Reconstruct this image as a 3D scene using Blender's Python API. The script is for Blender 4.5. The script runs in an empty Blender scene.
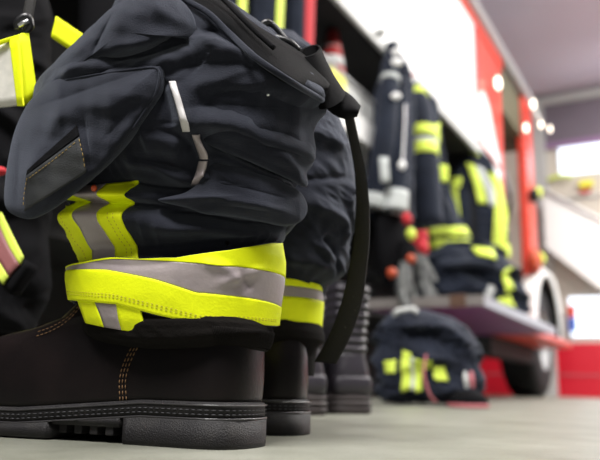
import bpy, math, random
import numpy as np
from mathutils import Vector, Matrix
C = bpy.context.scene.collection
random.seed(7); RNG = np.random.RandomState(5)
PI = math.pi

# ------------------------------------------------------------------ camera model (only used to turn measurements into metres)
FP = 700.0; PITCH = math.radians(12.54); ROLL = math.radians(1.5); CH = 0.05
FW = np.array([0, math.cos(PITCH), math.sin(PITCH)])
U0 = np.array([0, -math.sin(PITCH), math.cos(PITCH)]); R0 = np.array([1.0, 0, 0])
RV = R0*math.cos(ROLL)+U0*math.sin(ROLL); UV = -R0*math.sin(ROLL)+U0*math.cos(ROLL)
def ray(x, y): return FW+RV*((x-300)/FP)+UV*((230-y)/FP)
def at(x, y, Y):
    r = ray(x, y); return np.array([r[0]*Y/r[1], Y, r[2]*Y/r[1]+CH])
_r = ray(704, 396); _l = math.hypot(_r[0], _r[1])
TD = (_r[0]/_l, _r[1]/_l); TN = (-TD[1], TD[0])
TANG = math.atan2(TD[1], TD[0])
def TW(p):                                  # truck frame (along, across, up) to world
    s, q, z = p; return (s*TD[0]+q*TN[0], s*TD[1]+q*TN[1], z)
def tk(x, y, q):                            # point of the plane parallel to the truck side at distance q
    r = ray(x, y); t = q/(r[0]*TN[0]+r[1]*TN[1])
    P = r*t; return (P[0]*TD[0]+P[1]*TD[1], q, P[2]+CH)

# ------------------------------------------------------------------ materials
def mat(name, col, rough=.6, metal=0, spec=.5, bump=None, var=None, sheen=0, emit=None, coat=0, bdist=.001):
    m = bpy.data.materials.new(name); m.use_nodes = True
    nt = m.node_tree; b = nt.nodes['Principled BSDF']
    b.inputs['Base Color'].default_value = (*col, 1); b.inputs['Roughness'].default_value = rough
    b.inputs['Metallic'].default_value = metal; b.inputs['Specular IOR Level'].default_value = spec
    if sheen:
        b.inputs['Sheen Weight'].default_value = sheen; b.inputs['Sheen Roughness'].default_value = .5
        b.inputs['Sheen Tint'].default_value = (.75, .82, 1, 1)
    if coat: b.inputs['Coat Weight'].default_value = coat; b.inputs['Coat Roughness'].default_value = .15
    if emit: b.inputs['Emission Color'].default_value = (*emit[0], 1); b.inputs['Emission Strength'].default_value = emit[1]
    tc = nt.nodes.new('ShaderNodeTexCoord')
    if var:                                  # (scale, other colour, low, high)
        n = nt.nodes.new('ShaderNodeTexNoise'); n.inputs['Scale'].default_value = var[0]; n.inputs['Detail'].default_value = 6
        r = nt.nodes.new('ShaderNodeValToRGB'); r.color_ramp.elements[0].position = var[2]; r.color_ramp.elements[1].position = var[3]
        r.color_ramp.elements[0].color = (*col, 1); r.color_ramp.elements[1].color = (*var[1], 1)
        nt.links.new(tc.outputs['Object'], n.inputs['Vector']); nt.links.new(n.outputs['Fac'], r.inputs['Fac'])
        nt.links.new(r.outputs['Color'], b.inputs['Base Color'])
    if bump:
        n = nt.nodes.new('ShaderNodeTexNoise'); n.inputs['Scale'].default_value = bump[0]; n.inputs['Detail'].default_value = 4
        bp = nt.nodes.new('ShaderNodeBump'); bp.inputs['Strength'].default_value = bump[1]; bp.inputs['Distance'].default_value = bdist
        nt.links.new(tc.outputs['Object'], n.inputs['Vector']); nt.links.new(n.outputs['Fac'], bp.inputs['Height'])
        nt.links.new(bp.outputs['Normal'], b.inputs['Normal'])
    return m
M = {}
M['navy'] = mat('navy_fabric', (.0115, .0125, .0185), .9, spec=.12, bump=(900, .8), var=(14, (.016, .0175, .026), .4, .7), sheen=.20)
M['navy_far'] = mat('navy_jacket_fabric', (.008, .011, .020), .85, spec=.2, bump=(40, .5), var=(9, (.014, .019, .033), .4, .7), sheen=.15, bdist=.01)
M['black_cloth'] = mat('black_fabric', (.005, .005, .006), .9, spec=.1, bump=(700, .5))
M['knit'] = mat('ribbed_knit', (.007, .006, .0055), .95, spec=.1, bump=(500, .6))
M['yellow'] = mat('fluorescent_yellow', (.90, 1.0, .004), .65, spec=.25, bump=(500, .25), var=(60, (.82, .93, .004), .45, .75))
M['yellow_far'] = mat('yellow_tape', (.66, .80, .10), .6, spec=.3)
M['silver'] = mat('reflective_silver', (.36, .31, .31), .38, spec=.6, bump=(250, .3), var=(25, (.27, .23, .24), .4, .7))
M['silver_far'] = mat('silver_tape', (.50, .53, .52), .5, spec=.5)
M['patch'] = mat('knee_patch', (.026, .028, .031), .7, spec=.3, bump=(1200, .9), var=(40, (.045, .047, .048), .4, .7))
M['thread'] = mat('tan_thread', (.36, .24, .07), .8)
M['thread_boot'] = mat('brown_thread', (.16, .085, .035), .8)
M['thread_dark'] = mat('grey_thread', (.045, .045, .05), .7)
M['strap'] = mat('black_elastic', (.0035, .0035, .004), .75, spec=.06, bump=(1500, .5))
M['strap_dusty'] = mat('dusty_webbing', (.013, .012, .011), .75, spec=.3, bump=(900, .7), var=(300, (.15, .14, .12), .68, .8))
M['leather'] = mat('black_leather', (.0048, .0036, .0038), .36, spec=.17, bump=(180, .25), var=(20, (.009, .006, .006), .4, .7))
M['leather_far'] = mat('dark_boot_leather', (.030, .026, .034), .4, spec=.5, bump=(120, .3))
M['rubber'] = mat('black_rubber', (.010, .009, .010), .55, spec=.28, bump=(900, .8), var=(50, (.020, .018, .017), .45, .75))
M['rubber_far'] = mat('dusty_rubber', (.055, .045, .045), .6, spec=.4, bump=(200, .5))
M['welt'] = mat('polished_welt', (.03, .028, .03), .3, spec=.7)
M['cone'] = mat('cone_plastic', (.30, .012, .012), .6)  # red darkened to carry the shadow inside the locker
M['case'] = mat('case_plastic', (.62, .63, .62), .5)
M['shaded_pink'] = mat('shaded_pink_tape', (.22, .07, .07), .6)  # pink tape with the shade at the left edge put into its colour
M['tyre'] = mat('tyre_rubber', (.022, .022, .024), .75, spec=.3, bump=(60, .4))
M['plastic'] = mat('black_plastic', (.012, .012, .013), .3, spec=.5)
M['metal'] = mat('worn_metal', (.55, .55, .56), .3, metal=.9)
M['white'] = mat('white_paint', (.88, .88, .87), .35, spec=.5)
M['red'] = mat('red_paint', (.66, .045, .02), .35, spec=.5)
M['red_cloth'] = mat('red_cloth', (.50, .02, .03), .8)
M['pink'] = mat('faded_pink', (.45, .13, .15), .7)
M['orange'] = mat('orange_plastic', (.45, .06, .015), .5)
M['grey'] = mat('grey_rail', (.42, .42, .43), .45, metal=.2)
M['light_grey'] = mat('light_grey', (.52, .53, .52), .5)
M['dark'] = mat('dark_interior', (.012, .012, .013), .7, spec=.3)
M['alu'] = mat('aluminium_edge', (.36, .36, .40), .4, metal=.5)
M['maroon'] = mat('maroon_step_sheet', (.17, .035, .16), .4, spec=.3)
M['beige'] = mat('beige_panel', (.52, .46, .37), .5)
M['glove'] = mat('grey_glove_palm', (.13, .135, .13), .8, bump=(60, .5), var=(30, (.05, .05, .055), .45, .6), bdist=.004)
M['spot_glow'] = mat('warm_glow', (1, 1, .95), .3, emit=((1, .86, .68), 4))
M['tube'] = mat('tube_lens', (1, 1, 1), .3, emit=((1, .97, .93), 3))
M['ylabel'] = mat('yellow_sticker', (.85, .80, .05), .5)
M['wallp'] = mat('pale_wall_panel', (.58, .53, .46), .6, var=(1.2, (.53, .48, .42), .4, .7))
M['wallr'] = mat('red_door_panel', (.60, .012, .03), .35, spec=.5)
M['lilac'] = mat('lilac_header', (.17, .145, .18), .7, var=(1.5, (.21, .18, .22), .4, .7))
M['ceil'] = mat('ceiling_paint', (.70, .62, .74), .85, var=(.5, (.64, .57, .68), .4, .7))
M['blueish'] = mat('bright_window', (.8, .9, 1), .2, emit=((.80, .90, 1.0), 1.6))
M['tint'] = mat('blue_plastic', (.05, .12, .5), .5)

# ------------------------------------------------------------------ mesh builder
class MB:
    def __init__(s): s.v = []; s.f = []
    def add(s, vs, fs):
        o = len(s.v); s.v += [tuple(float(c) for c in p) for p in vs]; s.f += [tuple(i+o for i in f) for f in fs]; return s
    def box(s, x0, x1, y0, y1, z0, z1):
        vs = [(x, y, z) for x in (x0, x1) for y in (y0, y1) for z in (z0, z1)]
        return s.add(vs, [(0, 1, 3, 2), (4, 6, 7, 5), (0, 4, 5, 1), (2, 3, 7, 6), (0, 2, 6, 4), (1, 5, 7, 3)])
    def grid(s, P, close_u=False, close_v=False, flip=False):    # P[n][m] points
        n, m = len(P), len(P[0]); vs = [p for row in P for p in row]; fs = []
        for i in range(n if close_u else n-1):
            for j in range(m if close_v else m-1):
                a, b = i*m+j, ((i+1) % n)*m+j; c, d = ((i+1) % n)*m+(j+1) % m, i*m+(j+1) % m
                fs.append((a, d, c, b) if flip else (a, b, c, d))
        return s.add(vs, fs)
    def loft(s, rings, cap=True):
        s.grid(rings, close_v=True); n = len(rings[0]); o = len(s.v)-n*len(rings)
        if cap:
            s.f.append(tuple(o+i for i in range(n))); s.f.append(tuple(o+n*(len(rings)-1)+i for i in reversed(range(n))))
        return s
    def prism(s, poly, axis, a, b):           # poly 2D extruded along axis (0,1,2)
        def mk(p, h):
            q = list(p); q.insert(axis, h); return tuple(q)
        n = len(poly); vs = [mk(p, a) for p in poly]+[mk(p, b) for p in poly]
        fs = [tuple(range(n)), tuple(reversed(range(n, 2*n)))]+[(i, i+n, (i+1) % n+n, (i+1) % n) for i in range(n)]
        return s.add(vs, fs)
    def tube(s, path, rad, seg=12, cap=True, sq=1.0, up=(0, 0, 1), t0=0, t1=1, off=0, n=24):
        P = cr(path, n) if n else np.array(path, float); k = len(P)
        R = np.interp(np.linspace(0, 1, k), np.linspace(0, 1, len(rad)), rad) if hasattr(rad, '__len__') else np.full(k, rad)
        i0, i1 = int(round(t0*(k-1))), int(round(t1*(k-1)))
        rings = []
        for i in range(i0, i1+1):
            t = P[min(i+1, k-1)]-P[max(i-1, 0)]; t = t/(np.linalg.norm(t)+1e-9)
            a = np.cross(t, up); a = a/(np.linalg.norm(a)+1e-9); b = np.cross(a, t); r = R[i]+off
            rings.append([P[i]+a*math.cos(w)*r+b*math.sin(w)*(R[i]*sq+off) for w in np.linspace(0, 2*PI, seg, endpoint=False)])
        return s.loft(rings, cap)
    def ell(s, c, rx, ry, rz, n=16, m=10):
        rings = []
        for i in range(m+1):
            a = -PI/2+PI*i/m
            rings.append([(c[0]+rx*math.cos(a)*math.cos(w)+0, c[1]+ry*math.cos(a)*math.sin(w), c[2]+rz*math.sin(a)) for w in np.linspace(0, 2*PI, n, endpoint=False)])
        return s.loft(rings)
    def xf(s, fn, start=0):
        s.v = s.v[:start]+[tuple(float(c) for c in fn(p)) for p in s.v[start:]]; return s
def cr(path, n):                              # smooth curve through points
    P = np.array(path, float)
    if len(P) < 3: return np.array([P[0]+(P[-1]-P[0])*t for t in np.linspace(0, 1, n)])
    Q = np.vstack([2*P[0]-P[1], P, 2*P[-1]-P[-2]]); out = []
    for u in np.linspace(0, len(P)-1, n):
        i = min(int(u), len(P)-2); t = u-i; a, b, c, d = Q[i:i+4]
        out.append(.5*((2*b)+(-a+c)*t+(2*a-5*b+4*c-d)*t*t+(-a+3*b-3*c+d)*t**3))
    return np.array(out)

WORLD = {}                                    # object -> world origin while building
def obj(name, mb, m, parent=None, smooth=True, label=None, cat=None, group=None, kind=None, bevel=0, origin=None):
    V = np.array(mb.v)
    if parent is not None: o0 = WORLD[parent.name]; base = o0
    else:
        o0 = np.array(origin) if origin is not None else np.array([(V[:, 0].min()+V[:, 0].max())/2, (V[:, 1].min()+V[:, 1].max())/2, V[:, 2].min()])
        base = o0
    me = bpy.data.meshes.new(name); me.from_pydata([tuple(p) for p in (V-base)], [], mb.f); me.validate()
    import bmesh
    bm = bmesh.new(); bm.from_mesh(me); bmesh.ops.recalc_face_normals(bm, faces=bm.faces); bm.to_mesh(me); bm.free()
    me.materials.append(m)
    o = bpy.data.objects.new(name, me); C.objects.link(o)
    if parent is not None: o.parent = parent
    else: o.location = Vector(o0)
    WORLD[o.name] = o0
    if smooth:
        for p in me.polygons: p.use_smooth = True
    if bevel:
        b = o.modifiers.new('bevel', 'BEVEL'); b.width = bevel; b.segments = 2; b.limit_method = 'ANGLE'
        for p in me.polygons: p.use_smooth = False
    props(o, label, cat, group, kind); return o
def props(o, label=None, cat=None, group=None, kind=None):
    if label: o['label'] = label
    if cat: o['category'] = cat
    if group: o['group'] = group
    if kind: o['kind'] = kind
def thing(name, loc, label, cat, group=None):
    o = bpy.data.objects.new(name, None); C.objects.link(o); o.location = Vector(loc); o.empty_display_size = .05
    WORLD[o.name] = np.array(loc, float); props(o, label, cat, group); return o
def kids(o): return [c for c in bpy.data.objects if c.parent == o]
def dup(root, label=None):
    def rec(o, par):
        c = o.copy(); C.objects.link(c)
        if par: c.parent = par
        for k in kids(o): rec(k, c)
        return c
    src = list(bpy.data.objects); r = root.copy(); C.objects.link(r)
    for k in [x for x in src if x.parent == root]:
        c = k.copy(); C.objects.link(c); c.parent = r
        for g in [x for x in src if x.parent == k]:
            d = g.copy(); C.objects.link(d); d.parent = c
    if label: r['label'] = label
    return r
def dashes(pts, dash, gap, r, nrm=None):      # row of stitches along a 3D polyline
    P = np.array(pts, float); seg = np.linalg.norm(np.diff(P, axis=0), axis=1); L = np.concatenate([[0], np.cumsum(seg)])
    f = lambda t: np.array([np.interp(t, L, P[:, k]) for k in range(3)])
    mb = MB(); t = 0
    while t < L[-1]-dash:
        a, b = f(t), f(t+dash); mb.tube([a, (a+b)/2, b], [r*.5, r, r*.5], 5, n=3); t += dash+gap
    return mb
def sheet(P, th=.0008, inward=None):          # P[n][m] outer points, closed on the back with the offset copy
    P = np.array(P); n, m, _ = P.shape
    du = np.gradient(P, axis=0); dv = np.gradient(P, axis=1); N = np.cross(du, dv); N /= (np.linalg.norm(N, axis=2, keepdims=True)+1e-12)
    if inward is None: inward = np.array([0, 1.0, 0])
    if (N[n//2, m//2]@np.array(inward)) < 0: N = -N
    Q = P+N*th; mb = MB(); mb.grid(P.tolist()); mb.grid(Q.tolist(), flip=True); k = n*m
    def edge(ids):
        for a, b in zip(ids[:-1], ids[1:]): mb.f.append((a, b, b+k, a+k))
    edge([i*m for i in range(n)]); edge([i*m+m-1 for i in range(n)]); edge(list(range(m))); edge([(n-1)*m+j for j in range(m)])
    return mb

# ------------------------------------------------------------------ bunched cloth: a closed surface with modelled folds
class Cloth:
    def __init__(s, rows, Yc, ratio, ridges=(), noise=.003, seed=1, smooth=5, freq=(25, 90), shear=0, hang=False):
        s.k = shear; L = [at(xl, y, Yc) for y, xl, xr in rows]; R = [at(xr, y, Yc) for y, xl, xr in rows]
        hw = [(b[0]-a[0])/2 for a, b in zip(L, R)]
        L = [at(xl, y, Yc+shear*h) for (y, xl, xr), h in zip(rows, hw)]; R = [at(xr, y, Yc-shear*h) for (y, xl, xr), h in zip(rows, hw)]
        z = np.array([(a[2]+b[2])/2 for a, b in zip(L, R)]); xl = np.array([a[0] for a in L]); xr = np.array([b[0] for b in R])
        o = np.argsort(z); z, xl, xr = z[o], xl[o], xr[o]
        s.z = np.linspace(z[0], z[-1], 240); k = np.ones(smooth)/smooth
        def sm(a):
            a = np.interp(s.z, z, a); p = np.pad(a, smooth//2, mode='edge'); return np.convolve(p, k, 'valid')[:240]
        s.xl, s.xr = sm(xl), sm(xr); s.Yc = Yc; s.ratio = ratio
        s.A0 = float(np.mean((s.xr-s.xl)/2)); s.noise = noise
        r = np.random.RandomState(seed)
        s.w = [(r.uniform(*freq), r.normal(size=3)*(np.array([1, 1, .18]) if hang else np.array([.45, .45, 1])), r.uniform(0, 6.28)) for _ in range(14)]
        s.rid = []
        for pts, amp, wa, wb in ridges:
            q = [s.px(*p) for p in pts]; q = np.array([(-t*s.A0, zz) for t, zz in q]); q = cr(q, 14) if len(q) > 2 else q
            s.rid.append((q, amp, wa, wb))
    def A(s, z): return (np.interp(z, s.z, s.xr)-np.interp(z, s.z, s.xl))/2
    def X(s, z): return (np.interp(z, s.z, s.xr)+np.interp(z, s.z, s.xl))/2
    def px(s, x, y):
        Y = s.Yc-s.ratio*s.A0
        for _ in range(14):
            P = at(x, y, Y); A = max(float(s.A(P[2])), .004); c = max(-1, min(1, (P[0]-float(s.X(P[2])))/A)); th = math.acos(c)
            Y = .5*Y+.5*(s.Yc-s.ratio*A*math.sin(th)-s.k*A*c)
        return th, float(P[2])
    def disp(s, th, z):
        A = s.A(z); Bx = A*np.cos(th); By = -s.ratio*A*np.sin(th); d = np.zeros_like(th)
        wx = .006*np.sin(40*z+7*np.cos(th)); 
        for f, k, ph in s.w:
            k = k/np.linalg.norm(k); d = d+np.sin(f*((Bx+wx)*k[0]+By*k[1]+(z+wx)*k[2])+ph)/14*2.2
        d = s.noise*(1-np.abs(d)*1.6)
        thw = np.mod(th+PI/2, 2*PI)-PI/2; a = -thw*s.A0
        f = np.zeros_like(th)
        for i, (fr, k, ph) in enumerate(s.w[:9]):
            k = k/np.linalg.norm(k); f = f+np.sin(fr*3.3*((Bx+wx)*k[2]+By*k[1]+(z-wx)*(k[0]+.6))+2*ph+2.5*d/max(s.noise, 1e-6))/9*1.9
        d = d+s.noise*.28*(1-2*np.abs(f))
        for q, amp, wa, wb in s.rid:
            best = np.full(th.shape, 1e9); val = np.zeros_like(th); n = len(q)-1
            for i in range(n):
                p0, p1 = q[i], q[i+1]; e = p1-p0; L2 = e@e+1e-12
                t = np.clip(((a-p0[0])*e[0]+(z-p0[1])*e[1])/L2, 0, 1)
                ex = a-(p0[0]+t*e[0]); ez = z-(p0[1]+t*e[1]); D = np.hypot(ex, ez)
                side = e[0]*ez-e[1]*ex; w = np.where(side > 0, wa, wb)
                u = (i+t)/n; tp = np.clip(np.minimum(u, 1-u)/.18, 0, 1); tp = .25+.75*tp*tp*(3-2*tp)
                v = amp*tp*(np.exp(-(D/w)**2) if amp > 0 else np.exp(-(np.sqrt(D*D+1e-6)-.001)/w)); m = D < best; best = np.where(m, D, best); val = np.where(m, v, val)
            d = d+val
        return d
    def surf(s, th, z, off=0, droop=.35):
        th = np.asarray(th, float); z = np.asarray(z, float)+0*th; d = s.disp(th, z)+off
        A = np.maximum(s.A(z), .002); B = s.ratio*A; nx, ny = np.cos(th)/A, -np.sin(th)/B; l = np.hypot(nx, ny)
        lim = np.clip(A/.03, 0, 1)
        return np.stack([s.X(z)+A*np.cos(th)+nx/l*d*lim, s.Yc-B*np.sin(th)-s.k*A*np.cos(th)+ny/l*d*lim, z-droop*(d-off)*lim], -1)
    def body(s, nt=300, nz=220, z0=None, z1=None):
        z0 = s.z[0] if z0 is None else z0; z1 = s.z[-1] if z1 is None else z1
        th, z = np.meshgrid(np.linspace(0, 2*PI, nt, endpoint=False), np.linspace(z0, z1, nz)); P = s.surf(th, z)
        mb = MB(); mb.loft(P.tolist()); return mb
    def quadpx(s, left, right, n=24, m=10, off=.0012, th=.0012):
        """patch between two px polylines running top to bottom"""
        Lp, Rp = cr([(*p, 0) for p in left], n), cr([(*p, 0) for p in right], n); rows = []
        for a, b in zip(Lp, Rp):
            rows.append([s.px(a[0]+(b[0]-a[0])*t, a[1]+(b[1]-a[1])*t) for t in np.linspace(0, 1, m)])
        G = np.array(rows); return sheet(s.surf(G[..., 0], G[..., 1], off), th)
    def linepx(s, pts, n=30, off=.002):
        Q = cr([(*p, 0) for p in pts], n); G = np.array([s.px(a[0], a[1]) for a in Q]); return s.surf(G[:, 0], G[:, 1], off)

# ================================================================== SETTING
def tbox(s0, s1, q0, q1, z0, z1): return MB().box(s0, s1, q0, q1, z0, z1).xf(TW)
fl = MB(); n = 40
fl.box(-7, 12, -9, 7, -.05, 0).xf(TW)
fm = mat('concrete_floor', (.2, .2, .18), .40, spec=.5)
nt = fm.node_tree; b = nt.nodes['Principled BSDF']; tc = nt.nodes['Texture Coordinate']
def nn(t, **k):
    x = nt.nodes.new(t)
    for a, v in k.items(): x.inputs[a].default_value = v
    return x
n1 = nn('ShaderNodeTexNoise', Scale=7.0, Detail=8.0, Roughness=.65); n2 = nn('ShaderNodeTexNoise', Scale=260.0, Detail=3.0)
r1 = nt.nodes.new('ShaderNodeValToRGB'); r1.color_ramp.elements[0].position = .35; r1.color_ramp.elements[1].position = .68
r1.color_ramp.elements[0].color = (.165, .168, .135, 1); r1.color_ramp.elements[1].color = (.275, .278, .235, 1)
r2 = nt.nodes.new('ShaderNodeValToRGB'); r2.color_ramp.elements[0].position = .27; r2.color_ramp.elements[1].position = .40
r2.color_ramp.elements[0].color = (.55, .55, .52, 1)
mx = nt.nodes.new('ShaderNodeMixRGB'); mx.blend_type = 'MULTIPLY'; mx.inputs[0].default_value = 1
for nd in (n1, n2): nt.links.new(tc.outputs['Object'], nd.inputs['Vector'])
nt.links.new(n1.outputs['Fac'], r1.inputs['Fac']); nt.links.new(n2.outputs['Fac'], r2.inputs['Fac'])
nt.links.new(r1.outputs['Color'], mx.inputs[1]); nt.links.new(r2.outputs['Color'], mx.inputs[2]); nt.links.new(mx.outputs[0], b.inputs['Base Color'])
bp = nn('ShaderNodeBump', Strength=.4, Distance=.0006); nt.links.new(n2.outputs['Fac'], bp.inputs['Height']); nt.links.new(bp.outputs['Normal'], b.inputs['Normal'])
obj('floor', fl, fm, smooth=False, kind='structure')
obj('ceiling', tbox(-7, 12, -9, 7, 4.02, 4.1), M['ceil'], smooth=False, kind='structure')
WS = 9.4
obj('wall_front', tbox(WS+.12, WS+.2, -9, 7, 0, 4.05), M['wallp'], smooth=False, kind='structure')
obj('wall_left', tbox(-7, 12, 5.6, 5.7, 0, 4.05), M['light_grey'], smooth=False, kind='structure')
gd = tbox(WS+.05, WS+.12, -4.5, 1.62, .66, 3.9)
door = obj('door_1', gd, M['wallp'], smooth=False, kind='structure')
obj('base_panel', tbox(WS, WS+.12, -4.5, 4.5, 0, .66), M['wallr'], door, smooth=False)
obj('panel_seam', tbox(WS-.01, WS+.01, -4.5, 4.5, .26, .275).box(0, 0, 0, 0, 0, 0), M['pink'], door, smooth=False)
obj('header_panel', tbox(WS+.0, WS+.05, -4.5, 1.58, 3.30, 3.86), M['lilac'], door, smooth=False)
obj('lilac_strip', tbox(WS-.02, WS+.0, -4.5, 1.58, 3.24, 3.32), mat('violet_strip', (.30, .18, .33), .6), door, smooth=False)
w1 = obj('window_1', tbox(WS+.02, WS+.04, -4.5, 1.42, 2.86, 3.24), M['blueish'], smooth=False, kind='structure')
w2 = obj('window_2', tbox(WS+.02, WS+.04, -4.5, 1.40, .74, 1.24), M['blueish'], smooth=False, kind='structure')
obj('trim_1', tbox(WS-.05, WS+.1, -4.5, 1.72, 3.86, 3.97), M['light_grey'], smooth=False, kind='structure')
obj('trim_2', tbox(WS-.05, WS+.1, 1.58, 1.74, 0, 3.86), M['light_grey'], smooth=False, kind='structure')
obj('panel_seam', tbox(WS+.02, WS+.05, -4.5, 1.58, 1.76, 1.78), M['grey'], door, smooth=False)
obj('panel_seam', tbox(WS+.02, WS+.05, -4.5, 1.58, 2.52, 2.54), M['grey'], door, smooth=False)
reflection_edge = MB().tube([tk_ for tk_ in [(WS-.25, 1.62, 2.62), (WS-.25, .2, 1.66)]], .03, 8, n=2)
reflection_edge.xf(TW)
reflection = obj('sloping_reflection', MB().prism([(1.6, 2.60), (.2, 1.65), (.2, 1.30), (1.0, 1.30), (1.6, 1.85)], 0, WS-.24, WS-.2).xf(TW), M['white'], smooth=False, label='white triangular panel with sloping edge, added as a bright reflection before the pale garage door', cat='reflection')  # bright reflection given shape as a white panel and its sloping edge
obj('reflection_edge', reflection_edge, M['white'], reflection)
yl = tbox(WS-.03, WS+.05, 1.02, 1.18, 2.66, 2.74); obj('yellow_label', yl, M['ylabel'], smooth=False, label='small yellow label under the upper garage window', cat='label')
obj('red_handle', MB().tube([(WS-.05, 1.18, 2.60), (WS-.05, 1.12, 2.58), (WS-.05, 1.04, 2.60)], .022, 8).xf(TW), M['wallr'], label='small dark red handle below the yellow label on the garage door', cat='handle')
obj('yellow_band_roll', MB().tube([(WS-.06, 1.56, 2.80), (WS-.06, 1.40, 2.83), (WS-.06, 1.25, 2.80)], .025, 8).xf(TW), M['yellow_far'], label='yellow strip lying at left end of the upper garage window', cat='strip')
pb = thing('door_buffer', TW((WS-.05, 1.36, .86)), 'small red and blue buffer by the left edge of the lower window', 'buffer')
obj('red_cap', tbox(WS-.08, WS, 1.32, 1.40, .98, 1.12), M['red'], pb, smooth=False); obj('blue_base', tbox(WS-.08, WS, 1.32, 1.40, .80, .97), M['tint'], pb, smooth=False)

# ================================================================== FIRE TRUCK
Q = 1.35
truck = thing('fire_truck', TW((4, 2.5, 0)), 'red and white fire truck with open side locker, filling the right background', 'fire truck')
def tp(name, mb, m, smooth=False, parent=None, bevel=0, label=None): return obj(name, mb.xf(TW), m, parent or truck, smooth=smooth, bevel=bevel, label=label)
Bx = lambda *a: MB().box(*a)
tp('upper_panel', Bx(-.6, 5.08, Q, Q+.05, 1.84, 2.90), M['white'])
tp('panel_edge_rail', Bx(-.6, 5.05, Q-.025, Q, 1.80, 1.86), M['light_grey'])
tp('red_stripe', Bx(-.6, 6.0, Q-.01, Q+.05, 2.90, 3.0), M['red'])
tp('roof', Bx(-.6, 7.35, Q+.02, 3.7, 3.0, 3.05), M['light_grey'])
tp('roof_rail', MB().tube([(-.6, Q-.02, 3.03), (7.3, Q-.02, 3.03)], .045, 10, n=2), M['grey'], True)
tp('white_corner_strip', Bx(5.10, 5.17, Q-.01, Q+.06, 1.3, 2.0), M['white'])
tp('seam', Bx(5.08, 5.10, Q-.012, Q+.05, 1.3, 2.9), M['pink'])
tp('side_panel', MB().prism([(5.17, .55), (5.92, .55), (5.92, 2.90), (5.17, 2.90)], 1, Q, Q+.06).xf(lambda p: (p[0], p[1], p[2])), M['red'])
wp = [tk(478, 92, Q-.004), tk(484, 92, Q-.004), tk(489, 107, Q-.004), tk(500, 166, Q-.004), tk(500, 188, Q-.004), tk(478, 168, Q-.004)]
tp('white_wedge', MB().prism([(p[0], p[2]) for p in wp], 1, Q-.006, Q+.0), M['white'])
tp('red_pinline', MB().tube([tk(480, 141, Q-.01), tk(500, 169, Q-.01)], .012, 6, n=2), M['red'], True)
# crew door opening with the cab inside it
tp('cab_lining', Bx(5.9, 7.3, Q+.55, Q+.6, .6, 2.95).box(5.9, 5.95, Q+.06, Q+.55, .6, 2.95).box(5.9, 7.3, Q+.05, Q+.6, .58, .62), M['beige'])
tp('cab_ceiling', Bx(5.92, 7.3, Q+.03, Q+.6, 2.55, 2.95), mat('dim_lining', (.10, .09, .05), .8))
tp('crew_seat', MB().box(6.5, 6.9, Q+.25, Q+.5, .62, 1.15).box(6.75, 6.9, Q+.25, Q+.5, 1.15, 1.9), M['dark'], bevel=.03)
tp('grab_handle', MB().tube([(6.15, Q+.05, 1.5), (6.12, Q-.0, 1.7), (6.15, Q+.05, 2.0)], .02, 8), M['plastic'], True)
tp('inner_shelf', Bx(6.0, 7.0, Q+.2, Q+.5, 2.1, 2.14), M['dark'])
tp('door_pillar', Bx(6.86, 7.22, Q-.01, Q+.08, 1.0, 3.0), M['red'], bevel=.02)
for z in (1.30, 1.95): tp('door_hinge', MB().ell((6.95, Q-.05, z), .10, .05, .07), M['dark'], True)
for z in (1.34, 2.02): tp('hinge_cap', MB().ell((7.12, Q-.06, z), .07, .04, .06), M['yellow_far'], True)
tp('cab_nose', Bx(7.0, 8.0, Q+.45, 3.6, .5, 1.3).box(6.8, 7.3, Q+.62, 3.6, 1.3, 3.0), M['red'])
# white wing with a round arch
arc = [(7.48+.60*math.cos(a), .52+.60*math.sin(a)) for a in np.linspace(PI, 0, 24)]
fend = [(6.58, .52)]+[(6.88, .52)]+arc+[(8.02, .52), (8.12, .52), (8.10, .85), (7.95, 1.12), (7.6, 1.26), (6.95, 1.28), (6.70, 1.22), (6.60, 1.0)]
nA = len(fend)
def strip_poly(poly_in, poly_out, q0, q1):
    mb = MB(); n = len(poly_in)
    for q, fl_ in ((q0, 0), (q1, 1)): mb.grid([[(a[0], q, a[1]) for a in poly_in], [(a[0], q, a[1]) for a in poly_out]], flip=bool(fl_))
    mb.grid([[(a[0], q0, a[1]) for a in poly_in], [(a[0], q1, a[1]) for a in poly_in]]); mb.grid([[(a[0], q0, a[1]) for a in poly_out], [(a[0], q1, a[1]) for a in poly_out]])
    return mb
inn = [(7.48+.66*math.cos(a), .56+.66*math.sin(a)) for a in np.linspace(PI, 0, 30)]
def outp(a):
    c, s_ = math.cos(a), math.sin(a); e = 3.2
    r = ((abs(c)/(.80 if c < 0 else .705))**e+(abs(s_)/.75)**e)**(-1/e); return (7.48+r*c, .52+r*s_)
outq = [outp(a) for a in np.linspace(PI, 0, 30)]
tp('arch_lining', strip_poly([(7.48+(x-7.48)*.99, z) for x, z in inn], inn, Q-.03, Q+.36), M['dark'], True)
tp('wheel_arch', strip_poly(inn, outq, Q-.05, Q+.06), M['white'], True)
tp('orange_corner_lamp', MB().ell((6.82, Q-.06, 1.27), .17, .05, .12), M['orange'], True)
tp('arch_liner', MB().box(6.75, 8.08, Q+.38, Q+.42, .5, 1.25).box(6.75, 8.08, Q+.26, Q+.40, 1.18, 1.24), M['dark'])
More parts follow.
